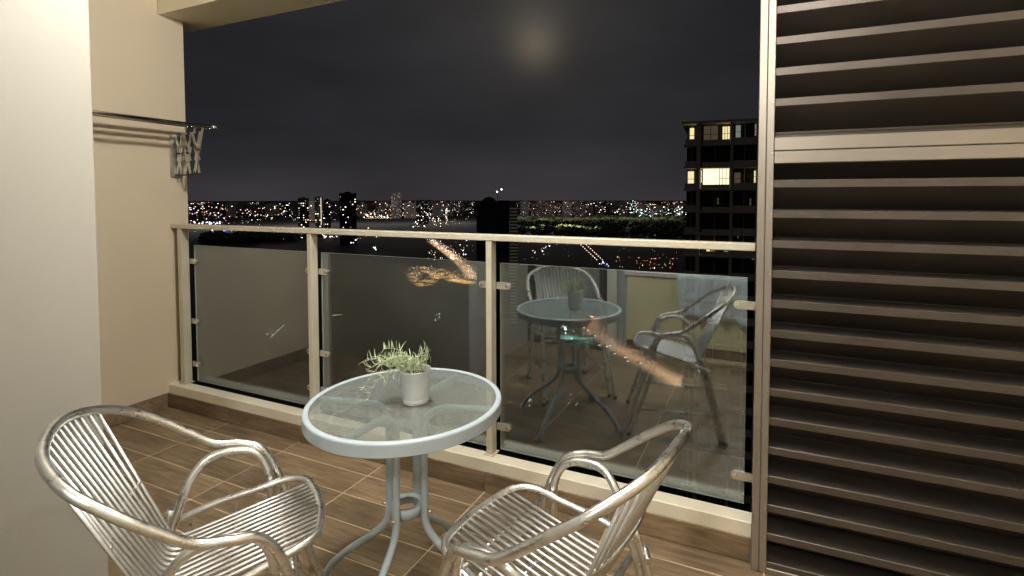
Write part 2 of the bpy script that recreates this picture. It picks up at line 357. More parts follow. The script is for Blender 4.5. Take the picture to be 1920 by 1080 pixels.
# ================================================================== LOUVRED SCREEN
LY = 2.030
lo = thing('louvred_screen', 'tall bronze metal louvred screen with horizontal blades at the right end of the railing', 'louvre screen', (-.030, LY, .0), R(1.0))
lz_top = 2.555
MB().box(0, .026, -.002, .045, .001, lz_top, bev=.002).build('side_post', M['louvre_frame'], lo)
MB().box(.0265, .052, 0, .139, .001, lz_top, bev=.002).build('stile', M['louvre_frame'], lo)
MB().box(1.255, 1.30, 0, .139, .001, lz_top, bev=.002).build('stile', M['louvre_frame'], lo)
MB().box(.0525, 1.2545, .001, .044, 1.505, 1.5485, bev=.002).build('middle_rail', M['louvre_frame'], lo)
MB().box(.0525, 1.2545, -.0005, .044, 1.5505, 1.597, bev=.002).build('middle_rail', M['louvre_frame'], lo)
MB().box(.0525, 1.2545, .001, .044, .001, .020, bev=.002).build('bottom_rail', M['louvre_frame'], lo)
MB().box(.0525, 1.2545, .001, .044, 2.50, lz_top, bev=.002).build('top_rail', M['louvre_frame'], lo)
PZ = .1080
def blade_mesh():
    prof = [(.004, 0), (.004, -.0245), (.0065, -.0268), (.125, -.1040), (.125, -.1105), (.131, -.1105), (.131, -.101), (.0105, -.0240), (.0085, -.003), (.125, .0005), (.125, .003), (.006, .002)]
    return MB().prism(prof, .053, 1.254).mesh('blade', M['louvre'])
bl = blade_mesh()
zl = [1.432 + .013 - k * PZ for k in range(-1, 14)] + [1.723 * .0 + 1.733 + k * PZ for k in range(8)]
for z in zl:
    if z > 2.5: continue
    link('blade', bl, lo, (0, .003 if 1.5 < z < 1.6 else 0, z))
# rear sheet closes the joint where blades meet the rails
MB().box(.053, 1.254, .133, .139, .03, 2.5).build('back_panel', M['louvre'], lo)
scm = MB().tube([(0, -.0022, 0), (0, .002, 0)], .0028, 8).mesh('screw', M['screw'])
for z in zl:
    if z < 2.5: link('screw', scm, lo, (.046, 0, z - .012))
link('screw', scm, lo, (.085, 0, .02))

# ================================================================== FOLDING DRYING RACK
rk = thing('drying_rack', 'folding aluminium clothes drying rack with three rods fixed high on the cream wall', 'drying rack', (XL, 2.16, 1.50))
RO = Vector((XL, 2.16, 1.50))
for d, z in ((.13, 1.852), (.22, 1.846), (.31, 1.838)):
    r_ = at(MB().tube([(XL + d, .30 + .7, z), (XL + d, 2.205, z)], .0112, 12), 'rod', M['rod'], rk, RO)
    at(MB().tube([(XL + d, 2.205, z), (XL + d, 2.232, z)], .0122, 12), 'end_cap', M['steel'], r_, RO)
at(MB().box(XL + .0005, XL + .012, 2.125, 2.195, 1.515, 1.812, bev=.002), 'wall_plate', M['rack'], rk, RO)
def bar(a, b, y, w=.010, t=.004):
    A, B = Vector((a[0], 0, a[1])), Vector((b[0], 0, b[1])); d = (B - A).normalized(); n = Vector((-d.z, 0, d.x)) * w
    vs = []
    for yy in (y, y + t):
        for P in (A - n, A + n, B + n, B - n): vs.append((XL + P.x, yy, P.z))
    return MB().add(vs, [(0,1,2,3), (7,6,5,4), (0,4,5,1), (1,5,6,2), (2,6,7,3), (3,7,4,0)])
nx = [.018, .105, .195, .285]; zt, zm_, zb_ = 1.805, 1.672, 1.540
for k in range(3):
    x0_, x1_ = nx[k], nx[k+1]; xm = (x0_ + x1_) / 2
    for y_, (p, q) in ((2.150, ((x0_, zt), (xm + .02, zm_ - .05))), (2.156, ((x0_, zb_), (xm + .02, zm_ + .04))), (2.150, ((x1_ - .03, zb_), (xm - .02, zm_ + .05))), (2.156, ((x1_ - .02, zt), (xm - .03, zm_ - .05)))):
        at(bar(p, q, y_), 'link', M['rack'], rk, RO)
at(bar((.305, 1.842), (.262, 1.690), 2.150, .009), 'link', M['rack'], rk, RO)
at(bar((.262, 1.690), (.222, 1.540), 2.144, .009), 'link', M['rack'], rk, RO)
for x_, z_ in ((.262, 1.690), (.222, 1.545), (.15, 1.672), (.06, 1.672)):
    at(MB().tube([(XL + x_, 2.140, z_), (XL + x_, 2.166, z_)], .007, 10), 'pivot', M['black'], rk, RO)
at(MB().box(XL + .012, XL + .235, 2.146, 2.149, 1.526, 1.534), 'lower_bar', M['black'], rk, RO)
for d, z in ((.13, 1.836), (.22, 1.830)): at(MB().box(XL + d - .006, XL + d + .006, 2.149, 2.156, 1.795, z), 'rod_holder', M['rack'], rk, RO)

# ================================================================== TABLE
TX, TY, TZ = -1.105, 1.393, .70
tb = thing('round_table', 'small round garden table with rippled glass top and pale grey metal rim and legs', 'table', (TX, TY, 0))
prof = [(.3045, .700), (.3060, .7020), (.3090, .7030), (.3160, .7030), (.3205, .7015), (.3228, .6985), (.3235, .695), (.3235, .6945), (.3235, .6625), (.3235, .662), (.3225, .6605), (.3195, .6600), (.3175, .6615), (.3170, .664), (.3175, .690), (.306, .6935), (.3045, .6945), (.3045, .700)]
MB().lathe(prof, n=128).build('rim', M['white_metal'], tb)
MB().lathe([(0, .7), (.3043, .7), (.3043, .6950), (0, .6950)], n=96, smooth=False).build('glass_top', M['table_glass'], tb)
for k in range(4):
    a = R(188 + 90*k); c, s_ = math.cos(a), math.sin(a)
    a2 = R(188 + 90*k + (8, -8, 8, -8)[k]); c2, s2 = math.cos(a2), math.sin(a2)
    p = [(.335, .013), (.312, .060), (.24, .128), (.135, .205), (.068, .27), (.066, .40), (.066, .575)]
    path = round_path([(r*c, r*s_, z) for r, z in p], .05, 6)[:-1] + spline([(.066*c, .066*s_, .575), (.068*c, .068*s_, .625), (.095*c, .095*s_, .664), (.15*c2, .15*s2, .678), (.312*c2, .312*s2, .6795)], 8)
    lg = MB().tube(path, .0125, 14).build('leg', M['white_metal'], tb)
    MB().lathe([(0, 0), (.015, 0), (.016, .004), (.0155, .028), (0, .03)], .337*c, .337*s_, 14).build('foot_cap', M['white_metal'], lg)
    MB().tube([(.0785*c, .0785*s_, .325), (.093*c, .093*s_, .325)], .006, 10).build('bolt', M['screw'], lg)
MB().lathe([(.052, .306), (.0535, .306), (.0535, .344), (.052, .344), (.038, .3405), (.038, .337), (.0505, .337), (.0505, .308), (.052, .306)], n=40).build('ring', M['white_metal'], tb)

# ================================================================== POTTED PLANT
px_, py_ = -1.062, 1.390
pot = thing('potted_plant', 'white metal pot of pale green trailing sprigs on the glass table', 'potted plant', (px_, py_, .7005))
MB().lathe([(0, 0), (.0405, 0), (.042, .003), (.0425, .014), (.0410, .0165), (.0414, .0185), (.0432, .030), (.0505, .1075), (.0515, .1085), (.0520, .110), (.0515, .1115), (.0505, .1115), (.0495, .1075), (.0405, .012), (0, .012)], n=56).build('pot', M['zinc'], pot)
MB().lathe([(0, .097), (.02, .098), (.035, .095), (.0472, .090)], n=24).build('moss', M['soil'], pot)
rnd = random.Random(11)
def leaf_mesh(L_, bend, w):
    n = 6; vs = []; fs = []
    for i in range(n + 1):
        t = i / n; x = L_ * t * (1 - .15*bend*t); z = L_ * bend * t * t * .55; hw = w * math.sin(math.pi * min(1, .12 + t * .9)) ** .7 if t < 1 else w * .12
        vs += [(x, -hw, z), (x, 0, z + w*.45), (x, hw, z), (x, 0, z - w*.45)]
    for i in range(n):
        b = 4*i
        for k in range(4): fs.append((b + k, b + (k+1) % 4, b + 4 + (k+1) % 4, b + 4 + k))
    fs += [(3, 2, 1, 0), (4*n, 4*n+1, 4*n+2, 4*n+3)]
    return MB().add(vs, fs, 0, True).mesh('leaf', M['leaf'])
leaves = [leaf_mesh(l, b, w) for l, b, w in ((.029, .9, .0017), (.034, 1.3, .0016), (.024, .8, .0018), (.029, -1.0, .0016), (.020, 1.5, .0018), (.031, .6, .0017))]
LEFT = Vector((-.913, -.409, 0)); AWAY = Vector((-.409, .913, 0)); UP = Vector((0, 0, 1))
sprigs = []
for i in range(17):
    side = rnd.uniform(-1, 1); reach = rnd.uniform(.06, .185) if i < 14 else rnd.uniform(.02, .04)
    start = Vector((rnd.uniform(-.028, .028), rnd.uniform(-.028, .028), .097))
    if i < 14: d = (LEFT + AWAY * side * .55).normalized()
    else: d = (-LEFT * rnd.uniform(.2, 1) + AWAY * side).normalized()
    lift = rnd.uniform(.015, .075) if i < 14 else rnd.uniform(.04, .075)
    drop = rnd.uniform(.0, .10) if i < 14 and reach > .1 else 0
    p3 = start + d * reach + UP * (lift - drop)
    p3.z = max(p3.z, .010)
    p1 = start + d * reach * .25 + UP * (lift * .75 + .012); p2 = start + d * reach * .65 + UP * (lift * 1.0 + .004 - drop * .3)
    sprigs.append([start, p1, p2, p3])
sprigs.append([Vector((-.02, -.01, .097)), Vector((-.06, -.03, .112)), Vector((-.115, -.055, .07)), Vector((-.135, -.085, .008))])
for S in sprigs:
    path = spline(S, 7)
    st = MB().tube(path, [.0016 * (1 - .5*i/len(path)) for i in range(len(path))], 6).build('sprig', M['stem'], pot)
    n = len(path); step = 2 if (path[-1] - path[0]).length > .05 else 2
    for i in range(2, n, step):
        t = (path[min(i+1, n-1)] - path[i-1]).normalized()
        for q in range(1 if i < n - 2 and i % 4 else 2 if i < n - 2 else 3):
            ax = Vector((rnd.gauss(0, 1), rnd.gauss(0, 1), rnd.gauss(.35, 1))); ax = (ax - t * ax.dot(t)).normalized()
            x = (t * rnd.uniform(.25, 1.1) + ax * .8).normalized(); y = x.cross(UP)
            if y.length < .1: y = x.orthogonal()
            y.normalize(); z = x.cross(y)
            if z.z < 0: y = -y; z = -z
            mt = Matrix((x, y, z)).transposed().to_4x4(); mt.translation = path[i]
            tip = path[i] + x * .026
            if tip.z < .004 and i < n: continue
            lf = link('leaf', leaves[rnd.randrange(6)], st); lf.matrix_local = mt

# ================================================================== CHAIRS
RIM = [(0.229, 0.172, 0.412), (0.233, 0.136, 0.526), (0.245, 0.094, 0.595), (0.261, 0.036, 0.617), (0.261, -0.029, 0.631), (0.264, -0.095, 0.677), (0.258, -0.173, 0.737), (0.225, -0.251, 0.792), (0.131, -0.311, 0.831), (0.0, -0.327, 0.849)]
ARCH = [(0.219, 0.128, 0.391), (0.216, 0.118, 0.519), (0.223, 0.087, 0.585), (0.233, 0.028, 0.606), (0.232, -0.038, 0.602), (0.222, -0.082, 0.562), (0.217, -0.112, 0.496), (0.219, -0.158, 0.349), (0.22, -0.208, 0.151)]
SEAT = [(0.237, -0.151, 0.421), (0.222, -0.041, 0.46), (0.199, 0.084, 0.488), (0.184, 0.169, 0.505), (0.147, 0.22, 0.507), (0.078, 0.24, 0.503), (0.0, 0.246, 0.501)]
TR = .0120
def make_chair(name, label, group):
    ch = thing(name, label, 'chair', group=group)
    # rim: up from the floor, over the arm and round the back, one tube
    half = [(.252, .300, .004), (.242, .238, .20)] + RIM
    rim = spline(half + [(-x, y, z) for x, y, z in half[-2::-1]], 9)
    MB().tube(rim, TR, 16).build('rim_tube', M['alu'], ch)
    for s in (1, -1):
        a = [(.226, .262, .004), (.222, .190, .20)] + ARCH + [(.221, -.245, .004)]
        lg = MB().tube(spline([(s*x, y, z) for x, y, z in a], 9), TR, 14).build('leg', M['alu'], ch)
        MB().tube(spline([(s*.220, -.136, .478), (s*.221, -.182, .349), (s*.222, -.232, .151), (s*.223, -.269, .004)], 6), TR*.95, 12).build('rear_leg', M['alu'], ch)
        for p_, q_ in ((.252, .300), (.226, .262), (.221, -.245), (.223, -.269)):
            MB().tube([(s*p_, q_, .001), (s*p_, q_, .022)], TR + .0022, 12).build('foot_cap', M['black'], lg)
        MB().tube([(s*.224, .205, .16), (s*.221, -.200, .16)], .008, 10).build('stretcher', M['alu'], ch)
    zz = lambda v: .421 + (v + .151) * .208 - max(0, v - .17) * .05
    sh = [(.205, -.185, .408)] + SEAT
    MB().tube(spline(sh + [(-x, v, z) for x, v, z in sh[-2::-1]], 8), TR*.85, 12).build('seat_frame', M['alu'], ch)
    # cross bars under the slats, their ends tied to the side tubes
    for v, hw in ((.150, .186), (.03, .206), (-.09, .226)):
        MB().tube([(-hw, v, zz(v) - .008), (hw, v, zz(v) - .008)], .0052, 8).build('cross_bar', M['alu'], ch)
    MB().tube([(-.222, -.13, .392), (.222, -.13, .392)], .009, 10).build('cross_bar', M['alu'], ch)
    MB().tube([(-.222, .165, .395), (.222, .165, .395)], .009, 10).build('cross_bar', M['alu'], ch)
    back = [p for p in rim if p.y < -.20 and p.z > .66]
    ns = 14
    for i in range(ns):
        u = (i - (ns - 1)/2) * .0212
        ub = u * 1.30; e = min(back, key=lambda p: abs(p.x - ub)); vf_ = .243 - abs(u)**2 * .5
        p = [(u, vf_, zz(vf_) + .003), (u*1.01, -.04, zz(-.04) + .002), (u*1.04, -.122, zz(-.122) + .001), (ub, e.y*.997, e.z - .005)]
        MB().tube(round_path(p, .075, 7), .0051, 8).build('slat', M['alu_slat'], ch)
    z_ = .60; y_ = -.213
    MB().tube(spline([(-.162, y_ + .016, z_ + .004), (-.08, y_, z_), (0, y_ - .004, z_), (.08, y_, z_), (.162, y_ + .016, z_ + .004)], 5), .0048, 8).build('back_bar', M['alu'], ch)
    return ch
ch1 = make_chair('metal_chair', 'tubular aluminium armchair with slatted seat in front of the pale wall, left of the table', 'aluminium armchairs at the table')
ch1.location = (-1.308, .877, 0); ch1.rotation_euler = (0, 0, .912 - math.pi/2)
ch2 = copy_tree(ch1); ch2['label'] = 'aluminium armchair with slatted seat between the table and the louvred screen, back to the right'
ch2.location = (-.490, 1.180, 0); ch2.rotation_euler = (0, 0, 2.971 - math.pi/2)

# ================================================================== CEILING LAMPS (the light of the balcony)
def ceiling_lamp(x, y, power, label, col=(1, .80, .55), rad=.065):
    t = thing('ceiling_lamp', label, 'ceiling lamp', (x, y, 2.78), group='round ceiling lamps over the balcony')
    MB().lathe([(rad + .02, 0), (rad + .02, -.03), (rad + .012, -.038), (rad, -.038), (rad, 0)], n=40).build('lamp_rim', M['lamp_body'], t)
    MB().lathe([(0, -.030), (rad - .001, -.030)], n=40).build('diffuser', M['diffuser'], t)
    l = bpy.data.lights.new('lamp_light', 'POINT'); l.shadow_soft_size = rad; l.energy = power; l.color = col
    lo_ = bpy.data.objects.new('lamp_light', l); COL.objects.link(lo_); lo_.parent = t; lo_.location = (0, 0, -.045 - rad)
    return t
ceiling_lamp(-1.10, 1.42, 125, 'round white ceiling lamp over the table end of the balcony', col=(1, .965, .90))
ceiling_lamp(.30, .72, 24, 'round white ceiling lamp near the louvred screen', col=(1, .97, .92))

# ================================================================== HOUSE SIDE, seen mirrored in the balustrade
cb = thing('low_cabinet', 'pale yellow low cabinet with white top beside the balcony door', 'cabinet', (-.35, YB - .30, 0))
MB().box(-.80, 1.60, -.20, .18, .085, .675, bev=.003).build('cabinet_body', M['yellow'], cb)
MB().box(-.82, 1.62, -.21, .195, .677, .715, bev=.004).build('cabinet_top', M['white'], cb)
MB().box(-.80, 1.60, -.20, .165, .002, .083).build('plinth', M['tile'], cb)
tw = MB()
pr = random.Random(5); nx_, nz_ = 26, 16; vs = []
for j in range(nz_ + 1):
    for i in range(nx_ + 1):
        u, v = i / nx_, j / nz_
        x = -.32 + .64 * u + .03 * math.sin(v * 5) * (u - .5); fold = .012 * math.sin(u * 21 + v * 2) * (.3 + v)
        if v < .35: y, z = -.14 + .36 * v / .35, .0 + .004
        else: y, z = .215 + fold + .01, -.40 * (v - .35) / .65 * (1 - .12 * math.sin(u * 4))
        vs.append((x, y + (fold if v >= .35 else 0), z + (.045 * math.sin(math.pi * min(1, v / .35)) * math.sin(math.pi*u)**.5 if v < .35 else 0)))
fs = [(j*(nx_+1) + i, j*(nx_+1) + i + 1, (j+1)*(nx_+1) + i + 1, (j+1)*(nx_+1) + i) for j in range(nz_) for i in range(nx_)]
tw.add(vs, fs, 0, True); to = tw.build('towel', M['towel'], None, (-.36, YB - .30, .718))
tag(to, 'pale blue towel draped over the yellow cabinet', 'towel')
so = to.modifiers.new('thickness', 'SOLIDIFY'); so.thickness = .006
dr = thing('sliding_door', 'dark framed glass sliding door between wall and cabinet', 'door', (-1.62, YB, 0))
MB().box(-.45, -.405, -.04, .04, .0, 2.3, bev=.002).build('door_frame', M['door_frame'], dr)
MB().box(.26, .31, -.04, .04, .0, 2.3, bev=.002).build('door_frame', M['door_frame'], dr)
MB().box(.33, .40, -.05, .03, .0, 2.3, bev=.002).build('door_frame', M['white'], dr)
MB().box(-.405, .26, -.04, .04, 2.24, 2.3).build('door_frame', M['door_frame'], dr)
MB().box(-.405, .26, -.03, .03, .0005, .05).build('door_frame', M['door_frame'], dr)
MB().box(-.405, .26, -.004, .004, .05, 2.24).build('glass_panel', M['door_glass'], dr)
cu = MB(); n = 90; vs = []
for i in range(n + 1):
    x = -.52 + .95 * i / n; y = .028 * math.sin(i * .9) + .008 * math.sin(i * 2.3)
    vs += [(x, y, .02), (x, y, 2.5)]
cu.add(vs, [(2*i, 2*i+2, 2*i+3, 2*i+1) for i in range(n)], 0, True)
cuo = cu.build('curtain', M['curtain'], None, (-1.55, YB - .16, 0)); tag(cuo, 'pale grey pleated curtain behind the sliding door', 'curtain')
wb_ = MB().box(-2.07, X1 + .14, -3.1, -3.0, -.2, 2.78).build('wall_back', M['white_wall']); tag(wb_, kind='structure')
wrr = MB().box(X1, X1 + .14, -3.0, YB, -.2, 2.78).build('wall_room', M['white_wall']); tag(wrr, kind='structure')
rl_ = ceiling_lamp(-.2, -1.25, 105, 'round white ceiling lamp of the room behind the balcony', col=(1, .95, .88), rad=.12)
del rl_['group']

# ================================================================== THE CITY BELOW
GZ = -130.0; EYE = 1.385; HH = EYE - GZ
def polar(bearing, dist, z=GZ):
    a = R(bearing); return Vector((dist * math.sin(a), dist * math.cos(a), z))
def emis(name, col, s):
    m = bpy.data.materials.new(name); m.use_nodes = True; N, L = m.node_tree.nodes, m.node_tree.links
    for n in list(N): N.remove(n)
    o = N.new('ShaderNodeOutputMaterial'); e = N.new('ShaderNodeEmission'); e.inputs[0].default_value = (*col, 1); e.inputs[1].default_value = s
    L.new(e.outputs[0], o.inputs[0]); m.cycles.emission_sampling = 'NONE'; return m
EM = [emis('lamp_warm_white', (1, .84, .62), 5.5), emis('lamp_orange', (1, .55, .22), 4.2), emis('lamp_white', (.95, .97, 1), 7),
      emis('lamp_violet', (.80, .62, 1), 6), emis('lamp_blue', (.20, .20, 1), 5), emis('lamp_red', (1, .16, .10), 3),
      emis('lamp_teal', (.55, .95, .90), 3), emis('lamp_dim', (1, .86, .70), .65)]
WARM, ORG, WHT, VIO, BLU, RED, TEAL, DIM = range(8)
M['ground'] = vary(mat('dark_ground', (.009, .009, .009), .9), .02, .4, 1.6)
M['asphalt'] = vary(mat('asphalt', (.11, .10, .09), .85), .2, .8, 1.2)
M['bld'] = vary(mat('concrete_facade', (.16, .15, .14), .8), .05, .8, 1.2)
M['bld_dark'] = vary(mat('dark_facade', (.045, .045, .05), .6), .05, .8, 1.2)
M['tree'] = vary(mat('night_tree', (.05, .075, .03), .8), .1, .5, 1.5)
gd = MB(); rings = [0, 60, 200, 500, 900, 1500, 2300, 3300, 4500, 6000, 8000, 10500, 13500, 17000, 21000, 26000, 31000, 36000, 41000, 47000, 54000]; na_ = 96
gd.add([(r * math.cos(2*math.pi*k/na_), r * math.sin(2*math.pi*k/na_), GZ - r*r / 12742000.0) for r in rings[1:] for k in range(na_)] + [(0, 0, GZ)],
       [(i*na_ + k, i*na_ + (k+1) % na_, (i+1)*na_ + (k+1) % na_, (i+1)*na_ + k)[::-1] for i in range(len(rings) - 2) for k in range(na_)] + [(k, (k+1) % na_, (len(rings)-1)*na_) for k in range(na_)])
gd = gd.build('ground', M['ground']); tag(gd, kind='structure')

cr2 = random.Random(21)
# ---- blocks of flats, each a thing with walls and lit windows
def block(bearing, dist, width, top_slope, lit, label, group, mats=('bld',), cols=(WARM,), depth=None, step=4.2, cell=5.0, name='apartment_block', wsz=(1.6, 1.1)):
    h = HH + dist * top_slope; depth = depth or width * .6
    c = polar(bearing, dist); t = thing(name, label, 'building', c, -R(bearing) , group)
    MB().box(-width/2, width/2, 0, depth, 0, h).build('wall', M[mats[0]], t)
    if width > 14:
        MB().box(-width*.2, width*.15, depth*.2, depth*.7, h, h + cr2.uniform(2, 6)).build('roof_house', M[mats[0]], t)
    w = MB(); nc = max(1, int(width / cell)); nr = int((h - 4) / step)
    for r in range(nr):
        for q in range(nc):
            if cr2.random() < lit:
                x = -width/2 + (q + .5) * width / nc; z = 3 + (r + .5) * step
                ww, wh = wsz[0] * cr2.uniform(.6, 1.3), wsz[1]
                mi = cr2.choice(cols)
                w.add([(x - ww, -.12, z - wh), (x + ww, -.12, z - wh), (x + ww, -.12, z + wh), (x - ww, -.12, z + wh)], [(0, 1, 2, 3)], mi)
    if w.f: tag(w.build('lit_windows', EM, t), kind='stuff')
    return t
def band(b0, b1, n, d0, d1, s0, s1, w0, w1, lit, label, group, cols, **k):
    for i in range(n):
        b = b0 + (b1 - b0) * (i + cr2.uniform(.1, .9)) / n; dd = cr2.uniform(d0, d1)
        place = 'leftmost' if i == 0 else 'rightmost' if i == n - 1 else ORD[i] + ' from the left' if i <= n // 2 else ORD[n - 1 - i] + ' from the right'
        block(b, dd, cr2.uniform(w0, w1) * dd / 4000, cr2.uniform(s0, s1), lit * cr2.uniform(.5, 1.4), place + ' of the ' + group, group, cols=cols, **k)
ORD = ['first', 'second', 'third', 'fourth', 'fifth', 'sixth', 'seventh', 'eighth', 'ninth', 'tenth']
W2 = (DIM, DIM, DIM, WARM, WHT)
band(-58, -50, 16, 3500, 7500, -0.015, -0.008, 50, 110, .11, 'distant low-rise block on the skyline at the left', 'far low-rise blocks on the left skyline', (WARM, WHT, ORG, DIM), step=9, cell=12, wsz=(3.0, 1.8))
band(-50, -43, 12, 3000, 6000, -0.013, -0.006, 45, 80, .07, 'distant apartment block on the skyline around the slim towers', 'far flats around the slim skyline towers', (WARM, DIM, WHT, DIM), step=7, cell=10, wsz=(2.4, 1.5))
band(-43, -38, 9, 3200, 5000, -0.013, -0.004, 50, 90, .10, 'distant apartment block behind the bright yard lights', 'far flats behind the bright yard lights', (DIM, DIM, WARM, ORG), step=6, cell=9, wsz=(2.2, 1.4))
band(-38, -31, 14, 3200, 6000, -0.013, -0.004, 60, 110, .12, 'distant apartment block on the skyline left of the dark tower', 'far flats left of the dark tower', (DIM, DIM, DIM, DIM, DIM, DIM, WARM, WHT), step=5, cell=7, wsz=(1.4, .9))
band(-26, -18.5, 16, 3400, 4600, -0.015, -0.006, 50, 90, .18, 'distant pale apartment slab right of the dark tower', 'far pale flats right of the dark tower', (DIM, DIM, DIM, DIM, DIM, WARM, RED), step=5, cell=7, wsz=(1.4, .9))
band(-18.5, -13, 9, 3600, 5200, -0.017, -0.006, 50, 90, .08, 'distant apartment block behind the dark woods', 'far flats behind the dark woods', W2, step=6, cell=9, wsz=(2.2, 1.4))
band(-13.5, -8, 16, 3400, 4400, -0.017, -0.009, 40, 75, .26, 'distant cool-lit apartment block left of the near tower', 'far cool-lit flats left of the near tower', (DIM, WHT, DIM, TEAL, DIM), step=6, cell=8, wsz=(2.2, 1.4))
# slim towers and landmarks
block(-48.35, 1900, 34, -.0015, .40, 'left one of the slim apartment towers on the skyline', None, cols=(WARM, DIM, DIM, WARM), step=8, cell=6, wsz=(1.2, .9), name='apartment_tower')
block(-46.9, 1850, 26, .0, .20, 'slim apartment tower with one bright vertical strip of light', None, cols=(WARM, DIM), step=7, cell=6, wsz=(1.2, .9), name='apartment_tower')
t_ = bpy.data.objects[-1] if False else None
block(-46.1, 2000, 22, -.004, .25, 'slim apartment tower right of the one with the bright strip', None, cols=(DIM, WARM), step=7, cell=6, wsz=(1.2, .9), name='apartment_tower')
block(-44.1, 1500, 44, .0075, .14, 'broad dark tower with white windows, tallest left of the bright yard', None, mats=('bld_dark',), cols=(WHT, DIM, WARM), step=7, cell=6, wsz=(1.1, .8), name='apartment_tower')
block(-39.2, 3300, 60, .0085, .30, 'tower with softly floodlit crown behind the bright yard lights', None, cols=(DIM, DIM, DIM), step=7, cell=7, wsz=(2, 1.3), name='apartment_tower')
block(-36.5, 2600, 60, -.006, .22, 'pale slab of flats with evenly lit rows left of the roundabout', None, cols=(DIM, DIM, DIM, WARM), step=6, cell=7, wsz=(1.7, 1.1))
block(-33.9, 2400, 9, -.014, .85, 'narrow white lit block above the orange roundabout', None, cols=(WARM, DIM), step=5, cell=3, wsz=(1.0, .8))
strip = thing('light_mast', 'tall white strip of light on the slim tower', 'light mast', polar(-46.7, 1840), R(46.7))
MB().box(-1.0, 1.0, -1, 0, 40, HH - 2).build('mast', emis('mast_light', (1, .85, .65), 1.1), strip)

# the dark tower in the middle distance
dk = thing('dark_tower', 'unlit dark tower with domed roof line standing above the railing', 'tower', polar(-28.75, 560), R(28.75))
hh = HH
MB().box(-18.5, -14.0, 0, 26, 0, hh - 9.0).build('wall', M['bld_dark'], dk)
prof = [(-14, hh - 9)] + [(-9.5 + 7.2 * math.cos(R(180 - k*15)) * .62, hh - 6.2 + 5.4 * math.sin(R(k*15))) for k in range(2, 11)] + [(4.2, hh - 3.2)]
MB().prism([(0, 0), (26, 0), (26, hh - 5.5), (0, hh - 5.5)], -14, 4.5).build('wall', M['bld_dark'], dk)
dm = MB(); cs = [(-13.5 + 17 * k / 12) for k in range(13)]
vs = [(x, y, hh - 5.4) for y in (2, 24) for x in cs] + [(x, y, hh - 5.4 + 5.8 * math.sin(math.pi * k / 12) ** .6) for y in (2, 24) for k, x in enumerate(cs)]
fs = [(k, k+1, 26+k+1, 26+k) for k in range(12)] + [(13+k+1, 13+k, 39+k, 39+k+1) for k in range(12)] + [(26+k, 26+k+1, 39+k+1, 39+k) for k in range(12)]
dm.add(vs, fs).build('roof', M['bld_dark'], dk)
MB().box(4.6, 17.0, -1.5, 24, 0, hh - 3.5).build('wall', M['bld_dark'], dk)
for k in range(34):
    MB().box(4.9, 16.7, -1.75, -1.55, 6 + k * 3.6, 6.5 + k * 3.6).build('ledge', M['bld_dark'], dk)
crn = thing('tower_crane', 'small crane with two white warning lights on the dark tower', 'crane', polar(-28.3, 566, GZ + hh + .3), R(28))
MB().tube([(0, 0, -3), (0, 0, 7.5)], .35, 6).build('mast', M['bld_dark'], crn)
MB().tube([(-6, 0, 4), (0, 0, 7), (5, 0, 9)], .3, 6).build('jib', M['bld_dark'], crn)
for p in ((-.6, -.8, 5.6), (4.2, -.8, 8.2)): MB().octa(p, .95).build('warning_light', EM[WHT], crn)
sl = thing('ribbed_tower', 'slim tower with dim beige balcony ribs right of the dark tower', 'tower', polar(-26.55, 520), R(26.55))
MB().box(-3.8, 3.9, 0, 14, 0, hh - 10).build('wall', mat('beige_dark_wall', (.17, .15, .11), .8), sl)
mrib = mat('self_lit_beige_rib', (.42, .36, .25), .7, emit=(1, .85, .6), strength=.03)  # faint emission stands in for light falling on the ribs
mr_ = MB().box(-3.9, 4.0, -.9, -.02, 0, 1.1).mesh('balcony_rib', mrib)
for k in range(36): link('balcony_rib', mr_, sl, (0, 0, 4 + k * 3.3))

# ---- the near tower at the right
nt = thing('near_apartment_tower', 'dark apartment tower close by at the right with two floors of lit windows', 'building', polar(-8.0, 76, GZ), R(4.2))
M['nt'] = vary(mat('render_dark_taupe', (.46, .41, .32), .85), .3, .85, 1.1)
M['nt_glass'] = mat('dark_window_glass', (.02, .022, .025), .5, spec=.15)
M['room'] = mat('lit_room_wall', (.8, .7, .5), .8, emit=(1, .84, .46), strength=.95)
M['room_w'] = mat('lit_room_white', (.85, .8, .65), .8, emit=(1, .90, .62), strength=1.25)
M['room_d'] = mat('dim_room_wall', (.5, .4, .28), .8, emit=(1, .78, .52), strength=.05)
M['room_c'] = mat('cool_room_wall', (.7, .8, .75), .8, emit=(.75, .85, .72), strength=.20)
ST = 3.1; z_f = [131.4 + v for v in (1.15, 4.25, 7.35)]            # floor levels above ground that the picture shows
base = 131.385 + 1.2                                                  # floor of the brightly lit storey
